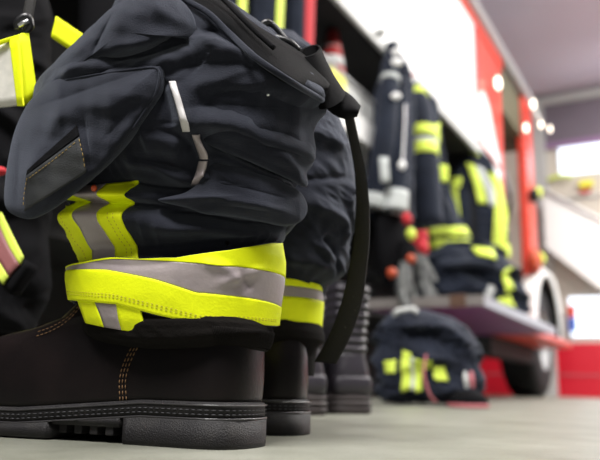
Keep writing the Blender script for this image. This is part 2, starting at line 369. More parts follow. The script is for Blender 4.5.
def wheel(s, q0, R=.52, wd=.30):
    prof = [(.0, .30), (.0, .36), (.01, R-.08), (.03, R-.03), (.06, R), (wd-.06, R), (wd-.03, R-.03), (wd, R-.1), (wd, .30)]
    mb = MB(); rings = [[(s+r*math.cos(a), q0+w, R+r*math.sin(a)) for a in np.linspace(0, 2*PI, 48, endpoint=False)] for w, r in prof]
    mb.loft(rings, False)
    ty = tp('tyre', mb, M['tyre'], True)
    tr = MB()
    for k in range(44):
        a = 2*PI*k/44
        for j in range(4):
            w = q0+.07+j*.06; aa = a+(.03 if j % 2 else 0); c, d = math.cos(aa), math.sin(aa)
            vs = [(s+c*(R+rr)-d*t, w+ww, R+d*(R+rr)+c*t) for rr in (-.01, .008) for t in (-.025, .025) for ww in (0, .045)]
            tr.add(vs, [(0, 1, 3, 2), (4, 6, 7, 5), (0, 4, 5, 1), (2, 3, 7, 6), (0, 2, 6, 4), (1, 5, 7, 3)])
    obj('tread', tr.xf(TW), M['tyre'], ty, smooth=False)
    rim = MB(); rp = [(.01, .31), (.03, .27), (.12, .25), (.13, .12), (.02, .11), (.01, .0001)]
    rim.loft([[(s+r*math.cos(a), q0+w, R+r*math.sin(a)) for a in np.linspace(0, 2*PI, 36, endpoint=False)] for w, r in rp], False)
    rm = obj('rim', rim.xf(TW), M['grey'], ty)
    for k in range(8):
        a = 2*PI*k/8; obj('wheel_nut', MB().ell((s+.17*math.cos(a), q0+.11, R+.17*math.sin(a)), .02, .02, .02, 8, 6).xf(TW), M['metal'], ty)
wheel(7.42, Q+.0, .56, .36)
wheel(2.3, Q+.5)
tp('underbody', Bx(-.6, 6.6, Q+.12, 3.5, .42, .62).box(-.6, 5.3, Q+.55, 3.2, .02, .42), M['dark'])
# locker: back, dividers, shelf
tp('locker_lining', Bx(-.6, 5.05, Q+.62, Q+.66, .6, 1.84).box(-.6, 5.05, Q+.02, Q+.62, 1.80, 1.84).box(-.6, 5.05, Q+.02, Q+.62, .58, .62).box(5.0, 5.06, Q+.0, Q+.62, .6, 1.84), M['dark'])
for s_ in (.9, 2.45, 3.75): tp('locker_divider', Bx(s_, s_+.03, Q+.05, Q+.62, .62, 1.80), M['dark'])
ribs = MB()
for k in range(16): ribs.box(2.55+k*.075, 2.58+k*.075, Q+.58, Q+.61, 1.3, 1.80)
tp('rib_panel', ribs, mat('dim_rib', (.05, .05, .045), .6))
tp('locker_shelf', Bx(2.48, 3.75, Q+.0, Q+.55, 1.29, 1.32).box(2.48, 3.75, Q-.02, Q+.0, 1.21, 1.33), M['white'])
for x, y, r_ in ((381, 32, .03), (395, 46, .048)): tp('shutter_catch', MB().ell(tk(x, y, Q-.04), r_, .03, r_*.85), M['light_grey'], True)
# folding step
stp = tp('folding_step', Bx(3.0, 4.68, .80, Q, .410, .430), M['maroon'])
obj('outer_edge', Bx(2.99, 4.70, .785, .80, .405, .450).xf(TW), M['alu'], stp, smooth=False)
obj('near_edge', Bx(2.975, 2.99, .785, Q, .405, .450).xf(TW), mat('dull_edge', (.20, .18, .17), .5), stp, smooth=False)
obj('corner_cap', Bx(2.965, 2.985, .86, .93, .400, .455).xf(TW), mat('brown_cap', (.10, .05, .03), .6), stp, smooth=False)
obj('top_plate', Bx(3.0, 4.68, .80, Q, .430, .445).xf(TW), M['grey'], stp, smooth=False)
tp('red_running_board', Bx(5.05, 6.9, 1.02, Q, .445, .50), M['red'], bevel=.01)
tp('board_bracket', Bx(5.1, 6.6, Q-.05, Q+.1, .30, .44), M['dark'])
for k, (x, y, r) in enumerate([(498, 83, .055), (526, 128, .042), (541, 124, .042), (550, 129, .035), (533, 104, .045)]):
    p = tk(x, y, Q-.08) if k < 2 else tk(x, y, Q-.16)
    tp('bright_spot', MB().ell(p, r*.9, r*.4, r), M['spot_glow'], True)  # small glowing ellipsoids at the bright points along the cab
arm = tk(541, 124, Q-.16); tp('spot_arm', MB().tube([(7.2, Q, 3.0), (arm[0]-.1, Q-.12, arm[2]+.1), arm], .02, 8), M['white'], True)

# equipment in the locker
gb = thing('equipment_case', TW((2.75, Q+.1, 1.322)), 'light grey equipment case with yellow sticker on the locker shelf', 'case')
cs = obj('case_body', Bx(2.52, 3.2, Q+.02, Q+.30, 1.322, 1.49).xf(TW), M['case'], gb, bevel=.02)
obj('case_lid', Bx(2.51, 3.21, Q+.01, Q+.31, 1.49, 1.51).xf(TW), M['grey'], gb, bevel=.008)
obj('sticker', Bx(2.64, 2.80, Q+.012, Q+.02, 1.40, 1.48).xf(TW), M['ylabel'], gb, smooth=False)
cone = thing('traffic_cone', TW((2.86, Q+.10, 1.512)), 'red and white striped traffic cone standing in the locker behind the grey case', 'traffic cone')
cc = (2.86, Q+.12)
def ring(c, z, r, n=20): return [(c[0]+r*math.cos(a), c[1]+r*math.sin(a), z) for a in np.linspace(0, 2*PI, n, endpoint=False)]
obj('cone_body', MB().loft([ring(cc, 1.513, .085), ring(cc, 1.525, .085), ring(cc, 1.548, .07), ring(cc, 1.79, .03)]).xf(TW), M['cone'], cone)
for z0, z1 in ((1.585, 1.64), (1.69, 1.74)):
    rr = lambda z: .07-(z-1.548)/.252*.045+.002
    obj('white_band', MB().loft([ring(cc, z0, rr(z0)), ring(cc, z1, rr(z1))]).xf(TW), M['light_grey'], cone)

# ------------------------------------------------------------------ hanging clothing
def jacket(name, s, q, ztop, zbot, w, dpt, label, bands, vbands=(), sleeves=True, cat='jacket', group=None, seed=0, sl_bands=(), extra=None, material=None):
    r = np.random.RandomState(seed); rt = thing(name, TW((s, q, zbot)), label, cat, group)
    zz = np.linspace(0, 1, 40)
    def rg(t, off=0, n=56):
        prof = np.interp(t, [0, .1, .55, .82, .93, 1], [1.0, .97, .86, .92, .62, .22]); z = zbot+(ztop-zbot)*t; out = []
        for a in np.linspace(0, 2*PI, n, endpoint=False):
            k = 1+.07*math.sin(5*a+seed+3*t)+.045*math.sin(11*a+2*seed-4*t)*(1-t*.6)
            out.append((s+math.cos(a)*(w*prof*k+off), q+math.sin(a)*(dpt*(.75+.25*prof)*k+off), z+.006*math.sin(4*a+seed)))
        return out
    mm = material or M['navy_far']
    obj('torso', MB().loft([rg(t) for t in zz]).xf(TW), mm, rt)
    for t0, t1, m in bands: obj('band', MB().loft([rg(t, .006) for t in np.linspace(t0, t1, 5)]).xf(TW), M[m], rt)
    for a0, a1, t0, t1, m in vbands:
        P = []
        for t in np.linspace(t0, t1, 14):
            R_ = np.array(rg(t, .010, 120)); ids = np.linspace(a0/360*120, a1/360*120, 6).astype(int) % 120; P.append([TW(x) for x in R_[ids]])
        obj('band', sheet(P, .008, np.array(TW((0, 1, 0)))), M[m], rt)
    obj('collar', MB().loft([[(s+math.cos(a)*w*.34*k, q+math.sin(a)*dpt*.55*k, ztop-.05+z) for a in np.linspace(0, 2*PI, 20, endpoint=False)] for z, k in ((0, 1.2), (.04, 1), (.09, .9))]).xf(TW), M['black_cloth'], rt)
    if sleeves:
        for sg in (-1, 1):
            path = [(s+sg*w*.55, q-.01, ztop-.09), (s+sg*w*.98, q-.03, ztop-.22*(ztop-zbot)-.03), (s+sg*w*1.08, q-dpt*.5, (ztop+zbot)/2), (s+sg*w*1.0, q-dpt*.75, zbot+.06*(ztop-zbot))]
            rad = [.06, .078, .068, .06]; sl = obj('sleeve', MB().tube(path, rad, 16, up=(0, 1, 0)).xf(TW), mm, rt)
            for t0, t1, m in sl_bands: obj('band', MB().tube(path, rad, 16, up=(0, 1, 0), t0=t0, t1=t1, off=.005).xf(TW), M[m], sl)
    return rt
def cuff_px(x, y, q): return tk(x, y, q)
# far-left row of coats above the near trousers
for k, (x, colr, lab) in enumerate([(252, 'yellow_far', 'navy coat with a thin yellow stripe hanging directly above the black waist strap'),
                               (287, 'yellow_far', 'navy coat with a yellow stripe hanging between the first coat and the red striped one'),
                               (314, 'red_cloth', 'navy coat with a broad red stripe hanging nearest the striped cone')]):
    p = tk(x, 20, Q-.05)
    jacket('coat', p[0]-.17, Q-.05, 1.82, .75, .09, .07, lab, [], [(255, 300, .05, .80, colr)], False, 'coat', 'coats hanging in the left end of the locker', k+2)
p = tk(150, 0, Q)
jacket('coat', p[0]-.1, Q-.05, 1.75, .70, .17, .10, 'plain black coat hanging in shadow left of the other coats behind the trousers', [], [], True, 'coat', None, 9, material=M['black_cloth'])
jacket('coat', .6, Q-.05, 1.72, .68, .20, .10, 'black coat hanging at the far left end of the locker', [], [], True, 'coat', None, 10, material=M['black_cloth'])
# turnout jackets on the locker edge
def hung(name, rows, Yc, label, ridges=(), seed=1, ratio=.5):
    S = Cloth(rows, Yc, ratio, ridges, noise=.016, seed=seed, freq=(14, 40), hang=True, smooth=3)
    y = rows[-1][0]; x = (rows[-1][1]+rows[-1][2])/2
    rt = thing(name, at(x, y, Yc), label, 'jacket'); obj('torso', S.body(120, 90), M['navy_far'], rt); return S, rt
def sleeve_px(rt, pts, Y, rad, bands=(), name='sleeve'):
    path = [at(x, y, Y+dy) for x, y, dy in pts]
    sl = obj(name, MB().tube(path, rad, 18, up=(0, 1, 0)), M['navy_far'], rt)
    for t0, t1, m in bands: obj('band', MB().tube(path, rad, 18, up=(0, 1, 0), t0=t0, t1=t1, off=.006, n=50), M[m], sl)
    return sl
SA, jA = hung('turnout_jacket', [(42, 388, 396), (52, 384, 400), (66, 381, 408), (85, 377, 411), (110, 372, 412), (150, 368, 411), (190, 366, 411), (212, 368, 412), (224, 372, 408)], 3.45,
              'navy turnout jacket with silver cuffs and zip, nearest of the jackets under the white panel', [([(404, 90), (404, 130), (403, 175), (403, 210)], -.03, .02, .02)], 3)
sleeve_px(jA, [(392, 58, -.10), (389, 90, -.16), (384, 140, -.2), (372, 208, -.2)], 3.45, [.035, .05, .055, .052], [(.22, .26, 'silver_far'), (.93, 1, 'silver_far')])
sleeve_px(jA, [(402, 80, -.06), (401, 120, -.12), (398, 160, -.18), (394, 212, -.2)], 3.45, [.03, .05, .058, .06], [(.88, .99, 'silver_far')])
obj('zip', MB().tube([at(405, 104, 3.22), at(404, 140, 3.18), at(402, 170, 3.16)], .005, 8), M['metal'], jA); obj('zip_puller', MB().ell(at(402, 165, 3.15), .018, .012, .024), M['white'], jA)
for x, y, r_ in ((396, 52, .024), (397, 62, .030), (396, 96, .026)): obj('snap_hook', MB().ell(at(x, y, 3.22), r_, .016, r_*.7), M['white'], jA)
obj('silver_tab', sheet([[at(379+9*u+2*v, 157+25*v, 3.12) for v in np.linspace(0, 1, 5)] for u in np.linspace(0, 1, 4)], .01), M['silver_far'], jA)
SB, jB = hung('turnout_jacket', [(66, 404, 411), (74, 404, 416), (86, 404, 424), (100, 405, 434), (120, 406, 440), (150, 408, 445), (180, 410, 449), (215, 418, 458), (238, 424, 467), (252, 428, 468), (258, 432, 464)], 4.0,
              'navy turnout jacket with double yellow sleeve bands, middle of the three hanging jackets', [([(440, 120), (444, 160), (448, 200)], -.04, .02, .02)], 4)
sleeve_px(jB, [(412, 84, -.10), (419, 110, -.2), (423, 160, -.26), (428, 225, -.26)], 4.0, [.045, .075, .088, .085], [(.15, .22, 'yellow_far'), (.50, .555, 'yellow_far'), (.565, .585, 'silver_far'), (.595, .65, 'yellow_far')])
for l, r in (([(433, 124), (434, 134), (436, 143)], [(440, 124), (442, 134), (443, 143)]), ([(438, 165), (439, 172), (441, 182)], [(447, 166), (448, 173), (448, 183)]), ([(424, 228), (425, 232), (425, 236)], [(465, 226), (466, 230), (466, 235)]), ([(428, 240), (429, 244), (430, 249)], [(466, 239), (467, 243), (467, 248)])):
    obj('band', SB.quadpx(l, r, 8, 10, .012, .01), M['yellow_far'], jB)
obj('red_loop', MB().tube([at(403, 82, 3.72), at(409, 77, 3.70), at(415, 74, 3.72)], .011, 6), M['pink'], jB)
SC, jC = hung('turnout_jacket', [(143, 468, 474), (150, 462, 482), (162, 456, 491), (180, 453, 498), (205, 451, 503), (235, 452, 507), (255, 456, 508), (262, 460, 506)], 5.1,
              'navy turnout jacket with broad vertical yellow bands, hanging beside the red cab panel', [([(470, 180), (472, 210), (474, 245)], -.05, .03, .03)], 6)
for l, r, m in [([(466, 145), (466, 149), (470, 153)], [(474, 145), (476, 150), (479, 156)], 'yellow_far'), ([(466, 163), (470, 175), (475, 190), (478, 204)], [(473, 165), (478, 175), (484, 190), (486, 204)], 'yellow_far'),
                ([(475, 165), (480, 178), (486, 192), (488, 206)], [(484, 170), (488, 180), (493, 192), (494, 206)], 'silver_far'), ([(487, 172), (493, 190), (493, 215), (492, 258)], [(496, 178), (501, 192), (504, 215), (505, 258)], 'yellow_far'),
                ([(452, 184), (454, 205), (456, 238)], [(457, 180), (460, 205), (463, 238)], 'yellow_far'), ([(452, 178), (452, 182), (453, 187)], [(462, 177), (462, 182), (461, 187)], 'yellow_far'), ([(470, 246), (471, 250), (472, 256)], [(506, 244), (507, 250), (507, 257)], 'yellow_far')]:
    obj('band', SC.quadpx(l, r, 14, 6, .015, .01), M[m], jC)
# gloves hanging below jacket A
def glove(root, x, y, q, sc, back, palm, tilt=0):
    cx, _, cz = tk(x, y, q); mb = MB()
    def P(u, v, w=0): c, s_ = math.cos(tilt), math.sin(tilt); return (cx+(u*c-v*s_)*sc, q+w*sc, cz+(u*s_+v*c)*sc)
    mb.tube([P(0, .05), P(0, 0), P(.0, -.05), P(0, -.09)], [.040*sc, .048*sc, .052*sc, .044*sc], 14, sq=.5, up=(0, 1, 0))
    hd = obj('hand', mb.xf(TW), palm, root)
    for i, (u, l) in enumerate([(-.036, .062), (-.012, .075), (.013, .07), (.036, .055)]):
        obj('finger', MB().tube([P(u*.8, -.07), P(u, -.10, -.01), P(u*1.15, -.09-l, -.035)], [.015*sc, .014*sc, .010*sc], 10).xf(TW), palm, root)
    obj('thumb', MB().tube([P(.035, -.01), P(.065, -.045, -.01), P(.062, -.085, -.03)], [.017*sc, .015*sc, .011*sc], 10).xf(TW), palm, root)
    obj('gauntlet', MB().tube([P(0, .04), P(0, .09), P(0, .12)], [.045*sc, .055*sc, .058*sc], 14, sq=.6, up=(0, 1, 0)).xf(TW), back, root)
for k, (x, y, sc, t, gm, lab) in enumerate([(421, 262, 1.25, .25, M['red_cloth'], 'grey palmed work glove with a red cuff hanging right of the other glove'),
                                    (405, 275, 1.2, -.3, M['black_cloth'], 'grey palmed work glove with a black cuff hanging left of the red cuffed one')]):
    p = tk(x, y, Q-.22); rt = thing('work_glove', TW((p[0], p[1], p[2]-.15)), lab, 'glove', None); glove(rt, x, y, Q-.22, sc, gm, M['glove'], t)
bg = thing('tool_pouch', TW(tk(395, 290, Q-.1)), 'black tool pouch with red and orange tabs hanging behind the gloves', 'pouch')
p = tk(396, 255, Q-.08)
mb = MB().loft([[(p[0]+.17*k*math.cos(a)*(1+.1*math.sin(3*a)), p[1]+.07*k*math.sin(a), z) for a in np.linspace(0, 2*PI, 28, endpoint=False)] for z, k in zip(np.linspace(.52, 1.12, 9), (.55, .85, 1, 1.05, 1.05, 1, .95, .85, .6))]).xf(TW)
obj('pouch_body', mb, M['black_cloth'], bg)
for (x, y, rr, m) in [(407, 219, .035, 'red_cloth'), (424, 248, .04, 'red_cloth'), (411, 259, .026, 'orange'), (392, 273, .026, 'orange'), (411, 234, .035, 'yellow_far')]:
    c = tk(x, y, Q-.34); obj('tab', MB().ell(c, rr, .02, rr*.8).xf(TW), M[m], bg)

# folded trousers lying on the step
def heap_on_step():
    S = Cloth([(242, 448, 486), (248, 438, 500), (256, 430, 508), (268, 426, 514), (282, 424, 520), (296, 424, 522), (306, 428, 522), (311, 436, 520)], 3.95, .45,
              [([(432, 275), (455, 262), (485, 262), (505, 280)], .06, .04, .03), ([(436, 292), (460, 282), (490, 288), (512, 300)], .05, .04, .03), ([(440, 268), (470, 272), (500, 292)], -.06, .02, .02), ([(450, 250), (480, 252), (500, 262)], .04, .03, .02)], noise=.04, seed=52, freq=(14, 34), smooth=3)
    rt = thing('folded_trousers', at(472, 308, 3.95), 'dark navy trousers folded in a heap on the open step below the jackets', 'trousers')
    obj('cloth_folds', S.body(160, 90), M['navy_far'], rt)
    for l, r in (([(496, 270), (498, 280), (500, 292)], [(506, 268), (507, 278), (507, 290)]), ([(470, 247), (472, 250), (474, 254)], [(488, 248), (488, 252), (487, 256)]), ([(494, 297), (496, 301), (498, 305)], [(508, 297), (509, 301), (509, 305)])):
        obj('band', S.quadpx(l, r, 8, 6, .02, .012), M['yellow_far'], rt)
    obj('white_tag', S.quadpx([(486, 284), (484, 289), (482, 294)], [(492, 286), (490, 291), (488, 296)], 6, 4, .022, .012), M['light_grey'], rt)
heap_on_step()

# ================================================================== BOOTS
def foot(t, L, W):                            # outline of a boot sole, t 0..1 round the foot, x from heel (0) to toe (L)
    a = 2*PI*t; x = L/2-L/2*math.cos(a); u = x/L
    w = W*np.interp(u, [0, .04, .12, .3, .45, .62, .75, .88, .96, 1], [0, .48, .70, .76, .78, .95, 1.0, .88, .52, 0])*.5
    return x, (w if math.sin(a) > 0 else -w)
def outline(n, L, W, x0=0, g=0):
    t = np.linspace(0, 1, n, endpoint=False); pts = []
    for k in t:
        a = 2*PI*k; x = L/2-L/2*math.cos(a); u = max(0, min(1, x/L)); s_ = abs(math.sin(a))
        w = W*.5*np.interp(u, [0, .12, .3, .45, .62, .78, .92, 1], [.82, .80, .78, .82, .96, 1, .93, .86])*(1-(1-min(1, s_*1.35))**2.2)
        pts.append((x0+x, math.copysign(w+g, math.sin(a)) if s_ > 1e-6 else 0))
    return pts
def boot_root(leather, rubber, shaft_h=.20, ribs=False, hs=.034, label='', group=None, L=.305, W=.105):
    rt = thing('work_boot', (0, 0, 0), label, 'boot', group); N = 96
    def zs(x): return hs-(.010*min(1, max(0, (x-.08)/.12)))        # top of sole falls from heel to forefoot
    up = []
    secs = [(0, .0, .300, 1.0), (.006, -.001, .302, 1.02), (.02, -.002, .302, 1.01), (.034, -.002, .298, .98), (.046, -.002, .290, .93), (.055, -.001, .283, .88), (.061, .0, .272, .84), (.066, .001, .252, .80), (.071, .002, .222, .78),
            (.078, .003, .190, .78), (.090, .004, .172, .78), (.105, .005, .160, .79), (.120, .006, .140, .76)]+([(.15, .003, .128, .83), (shaft_h-.01, -.002, .132, .88), (shaft_h, .0, .128, .86)] if shaft_h > .15 else [(shaft_h, .008, .130, .72)])
    for h, x0, x1, ww in secs:
        up.append([(x, y, h+zs(x)) for x, y in outline(N, x1-x0, W*ww, x0)])
    if ribs:
        u2 = []
        zf = np.array([s_[0] for s_ in secs])
        for h in np.linspace(0, shaft_h, 90):
            x0 = np.interp(h, zf, [s_[1] for s_ in secs]); x1 = np.interp(h, zf, [s_[2] for s_ in secs]); ww = np.interp(h, zf, [s_[3] for s_ in secs])
            k = .0035*math.sin(h*2*PI/.0165) if h > .075 else 0
            u2.append([(x-(k if x < .06 else 0), y+math.copysign(max(k, 0)*.6 if x < .06 else 0, y), h+zs(x)) for x, y in outline(N, x1-x0, W*ww, x0)])
        up = u2
    upper = obj('boot_upper', MB().loft(up), leather, rt)
    so = [[(x, y, zs(x)-.012) for x, y in outline(N, .309, W*1.045, -.0035)], [(x, y, zs(x)-.001) for x, y in outline(N, .309, W*1.045, -.0035)],
          [(x, y, zs(x)+.001) for x, y in outline(N, .307, W*1.035, -.003)], [(x, y, zs(x)+.002) for x, y in outline(N, .302, W*1.0, -.000)]]
    w = obj('welt', MB().loft(so), rubber, rt)
    # outsole: heel block, arch, forefoot
    def slab(x0, x1, z0, fl=0):
        mb = MB(); base = outline(240, .312, W*1.07, -.005); ups = [p for p in base if x0 <= p[0] <= x1 and p[1] >= 0]; lows = [p for p in base if x0 <= p[0] <= x1 and p[1] < 0]
        poly = ups+lows
        lo = [(x, y*(.97 if fl == 0 else .93), z0) for x, y in poly]; mi = [(x, y, z0+.004) for x, y in poly]; hi = [(x, y, zs(x)-.012) for x, y in poly]
        return mb.loft([lo, mi, hi])
    obj('heel_block', slab(-.01, .098, 0), rubber, rt)
    obj('arch', slab(.098, .165, .013), rubber, rt); obj('forefoot_sole', slab(.165, .32, .0015), rubber, rt)
    for k in range(4):
        for sg in (-1, 1):
            x = .106+k*.016; obj('sole_lug', MB().box(x, x+.008, sg*.030-.012, sg*.030+.012, .006, .0145), rubber, rt, bevel=.001)
    return rt, zs, up, N
bt, zs, ups, NN = boot_root(M['leather'], M['rubber'], label='black leather work boot under the nearest rolled trousers, heel to the right', shaft_h=.135)
# two rows of welt stitching, side seam with tan thread, collar stitching, laces
for dz, g in ((-.0045, .0004), (-.0078, .0004)):
    pts = [(x, y+math.copysign(g, y), zs(x)+dz) for x, y in outline(220, .3105, .105*1.048, -.0045)]
    pts = pts[:]+[pts[0]]; obj('welt_stitching', dashes(pts, .0036, .0020, .0005), M['thread_dark'], bt)
for dz in (-.0008, -.0112):
    pts = [(x, y, zs(x)+dz) for x, y in outline(160, .3115, .105*1.055, -.0048)]; pts.append(pts[0])
    obj('welt_ridge', MB().tube(pts, .0008, 6, cap=False, n=0), M['welt'], bt)
sec_h = [0, .006, .02, .034, .046, .055, .061, .066, .071, .078, .090, .105, .120, .135]
def upper_pt(x, h, side, off=.0007):
    ringp = [min((abs(p[0]-x), k) for k, p in enumerate(r) if (p[1] >= 0) == (side > 0))[1] for r in ups]
    ys = [r[k][1] for r, k in zip(ups, ringp)]; hs_ = sec_h[:len(ys)]
    return (x, float(np.interp(h, hs_, ys))+side*off, h+zs(x))
for dx in (-.003, .0, .003):
    for side in (-1, 1):
        P = [upper_pt(x+dx, h, side) for x, h in [(.098, .002), (.100, .018), (.098, .032), (.092, .046), (.082, .058), (.072, .066)]]
        obj('seam_stitching', dashes(cr(P, 30), .0032, .0014, .0006), M['thread_boot'], bt)
for dx in (0, .004):
    P = [upper_pt(x, h+dx, 1) for x, h in [(.150, .088), (.165, .074), (.182, .066), (.200, .062)]]
    obj('collar_stitching', dashes(cr(P, 24), .003, .0014, .0006), M['thread_boot'], bt)
    P = [upper_pt(x, h+dx, -1) for x, h in [(.150, .088), (.165, .074), (.182, .066), (.200, .062)]]
    obj('collar_stitching', dashes(cr(P, 24), .003, .0014, .0006), M['thread_boot'], bt)
for k in range(5):
    x = .150+k*.017; z = zs(x)+float(np.interp(x, [.142, .158, .180, .205, .235], [.125, .100, .082, .074, .070]))
    obj('lace', MB().tube([(x-.004, -.03, z-.008), (x, -.012, z+.003), (x+.002, .012, z+.003), (x-.004, .03, z-.008)], .0022, 8), M['strap'], bt)
obj('pull_loop', MB().tube([(.155, .012, .125), (.168, .016, .128), (.178, .016, .135), (.170, .012, .140)], .003, 8), M['plastic'], bt)
arrow = MB()
def place(o, x, y, ang): o.location = (x, y, 0); o.rotation_euler = (0, 0, ang)
YAW = math.atan2(.39, -.92)
b2 = dup(bt, 'black leather work boot directly behind the nearest boot, under the second trousers')
place(bt, -.0350, .594, YAW); place(b2, .0105, .772, PI-.17)
fb, *_ = boot_root(M['leather_far'], M['rubber_far'], shaft_h=.215, ribs=True, hs=.036, L=.30, label='dusty laced boot with ribbed shaft behind the black strap, rightmost boot', W=.108)
rg_ = MB()
for hz, dx in ((.030, -.008), (.020, -.010), (.010, -.009)):
    pts = [(x, y, hz) for x, y in outline(120, .312, .105*1.12, dx+.004)]; pts.append(pts[0]); rg_.tube(pts, .0028, 6, cap=False, n=0)
obj('sole_ridges', rg_, M['rubber_far'], fb)
obj('heel_counter', MB().loft([[(x, y, z) for x, y in outline(96, l, w_, x0)] for z, l, w_, x0 in ((.037, .12, .100, -.004), (.055, .12, .104, -.006), (.066, .115, .100, -.005), (.070, .11, .094, -.003))]), M['leather_far'], fb)
hk = [(-.012, .0, .252), (-.018, .0, .262), (-.010, .0, .270), (.02, .0, .268)]
obj('pull_tab', MB().tube(hk, .004, 8), M['metal'], fb)
fb2 = dup(fb, 'dusty boot half hidden between the second boot and the rightmost ribbed boot')
place(fb, .112, 1.37, math.radians(112)); place(fb2, .018, 1.25, math.radians(108))

# ================================================================== NEAREST TROUSERS
W1 = [(-75, 170, 190), (-60, 135, 195), (-35, 128, 204), (0, 120, 222), (22, 108, 246), (48, 82, 278), (72, 62, 300), (88, 48, 314), (98, 40, 324), (110, 36, 322), (120, 34, 313), (130, 32, 309), (142, 32, 311), (158, 36, 309), (170, 44, 304), (178, 54, 299), (184, 62, 294), (190, 68, 293),
      (197, 70, 298), (206, 70, 300), (216, 70, 299), (223, 70, 294), (229, 72, 287), (236, 74, 284), (245, 76, 280), (262, 82, 276), (285, 88, 270), (315, 92, 266), (330, 96, 262)]
rid1 = [
 ([(100, 60), (125, 57), (155, 50), (180, 42), (192, 40)], -.016, .007, .012),
 ([(60, 74), (85, 66), (115, 64), (150, 60), (182, 50)],    .008, .007, .010),
 ([(192, 42), (215, 42), (250, 60), (290, 84), (320, 104)], .013, .010, .020),
 ([(196, 34), (216, 30), (238, 44), (262, 60)],            -.014, .008, .006),
 ([(172, 70), (205, 62), (236, 64), (262, 76)],            -.010, .010, .012),
 ([(186, 92), (222, 82), (262, 90), (300, 110)],            .007, .010, .010),
 ([(186, 108), (225, 104), (262, 106), (290, 112)],        -.010, .008, .008),
 ([(190, 122), (230, 126), (270, 144), (308, 162)],         .015, .014, .008),
 ([(198, 138), (225, 148), (258, 164), (308, 188)],        -.018, .004, .004),
 ([(208, 156), (240, 163), (275, 178), (300, 186)],         .010, .006, .006),
 ([(205, 172), (235, 172), (270, 180), (304, 193)],        -.010, .004, .004),
 ([(205, 180), (235, 184), (268, 192), (300, 200)],         .008, .005, .005),
 ([(222, 200), (245, 197), (272, 203), (290, 208)],        -.006, .003, .003),
 ([(200, 206), (235, 206), (270, 212), (304, 216)],         .010, .006, .005),
 ([(165, 214), (205, 216), (250, 224), (296, 228)],        -.015, .005, .005),
 ([(150, 230), (200, 228), (250, 234), (286, 238)],         .008, .007, .006),
 ([(140, 142), (160, 144), (182, 152)],         .007, .010, .008),
 ([(140, 132), (160, 130), (186, 140), (196, 150)],        -.005, .005, .006),
 ([(120, 162), (150, 164), (172, 176), (192, 190)],         .008, .008, .006),
 ([(130, 158), (150, 160), (182, 168)],                    -.006, .005, .005),
 ([(105, 180), (150, 188), (190, 190), (215, 196)],        -.018, .006, .008),
 ([(64, 196), (95, 193), (130, 194), (160, 200)],           .010, .006, .005),
 ([(60, 205), (95, 204), (130, 205), (175, 210)],          -.010, .0025, .0025),
 ([(60, 216), (95, 213), (135, 215), (180, 222)],           .009, .006, .012),
 ([(80, 252), (150, 248), (230, 240), (285, 234)],         -.008, .008, .010),
 ([(168, 82), (178, 104), (188, 132)],                      .006, .005, .007),
 ([(160, 78), (166, 100), (172, 130)],                     -.010, .004, .005),
 ([(192, 134), (205, 158), (197, 184)],                     .008, .006, .005),
 ([(186, 140), (198, 160), (188, 184)],                    -.004, .004, .004),
]
T1 = Cloth(W1, .632, .72, rid1, noise=.0026, seed=3, shear=.15)
tr = thing('firefighter_trousers', (-.11, .64, .04), 'nearest navy firefighter trousers pushed down over a boot, with yellow and silver cuff', 'trousers')
obj('trouser_leg', T1.body(420, 320), M['navy'], tr)
# cuff
WC = [(232, 80, 277), (243, 76, 281), (262, 71, 284), (285, 70, 283), (305, 73, 280), (325, 78, 278), (338, 84, 275)]
TC = Cloth(WC, .632, .80, [([(200, 262), (225, 268), (240, 282)], .003, .004, .004), ([(215, 285), (240, 276), (262, 268)], .0025, .004, .004), ([(240, 270), (252, 290)], -.003, .004, .004), ([(80, 262), (130, 266), (180, 262)], -.0015, .004, .004)], noise=.0010, seed=8, freq=(15, 45), shear=.15)
def curve(S, pts):
    G = np.array([S.px(x, y) for x, y in pts]); o = np.argsort(G[:, 0]); th, z = G[o, 0], G[o, 1]
    return lambda t: np.interp(np.mod(t, 2*PI), th, z, period=2*PI)
ctop = curve(TC, [(68, 266), (85, 262), (112, 257.5), (140, 259), (175, 258), (230, 250), (270, 243), (285, 243)])
cyg = curve(TC, [(68, 267), (85, 263.5), (112, 259), (162, 261), (217, 265), (283, 277)])
cgy = curve(TC, [(68, 270), (108, 270), (154, 279), (196, 293), (279, 307), (284, 308)])
cbot = curve(TC, [(68, 299), (117, 304), (154, 314), (200, 325), (276, 326), (284, 325)])
def around(S, f0, f1, offo, offi, n=260, m=26):
    th = np.linspace(0, 2*PI, n, endpoint=False); rows = []
    for v in np.linspace(0, 1, m): rows.append(S.surf(th, f0(th)*(1-v)+f1(th)*v, offo))
    for v in np.linspace(1, 0, m): rows.append(S.surf(th, f0(th)*(1-v)+f1(th)*v, offi))
    return MB().grid([list(map(tuple, r)) for r in rows], close_u=True, close_v=True)
cu = obj('cuff', around(TC, lambda t: ctop(t)+.0006, lambda t: cbot(t)-.0008, 0, -.004), M['navy'], tr)
# tape colours run right round the cuff; the upper yellow fades out on the left
obj('yellow_tape', around(TC, ctop, cyg, .0012, .0002, m=12), M['yellow'], cu)
obj('silver_tape', around(TC, lambda t: cyg(t)+.0001, cgy, .0009, .0002, m=14), M['silver'], cu)
obj('yellow_tape', around(TC, cgy, cbot, .0014, .0002, m=14), M['yellow'], cu)
th = np.linspace(.25, PI-.15, 160); zz = cbot(th)*.80+cgy(th)*.20
obj('tape_stitching', dashes(TC.surf(th, zz, .0017), .0022, .0018, .00022), M['thread'], cu)
obj('tape_stitching', dashes(TC.surf(th, cbot(th)*.72+cgy(th)*.28, .0017), .0022, .0018, .00022), M['thread'], cu)
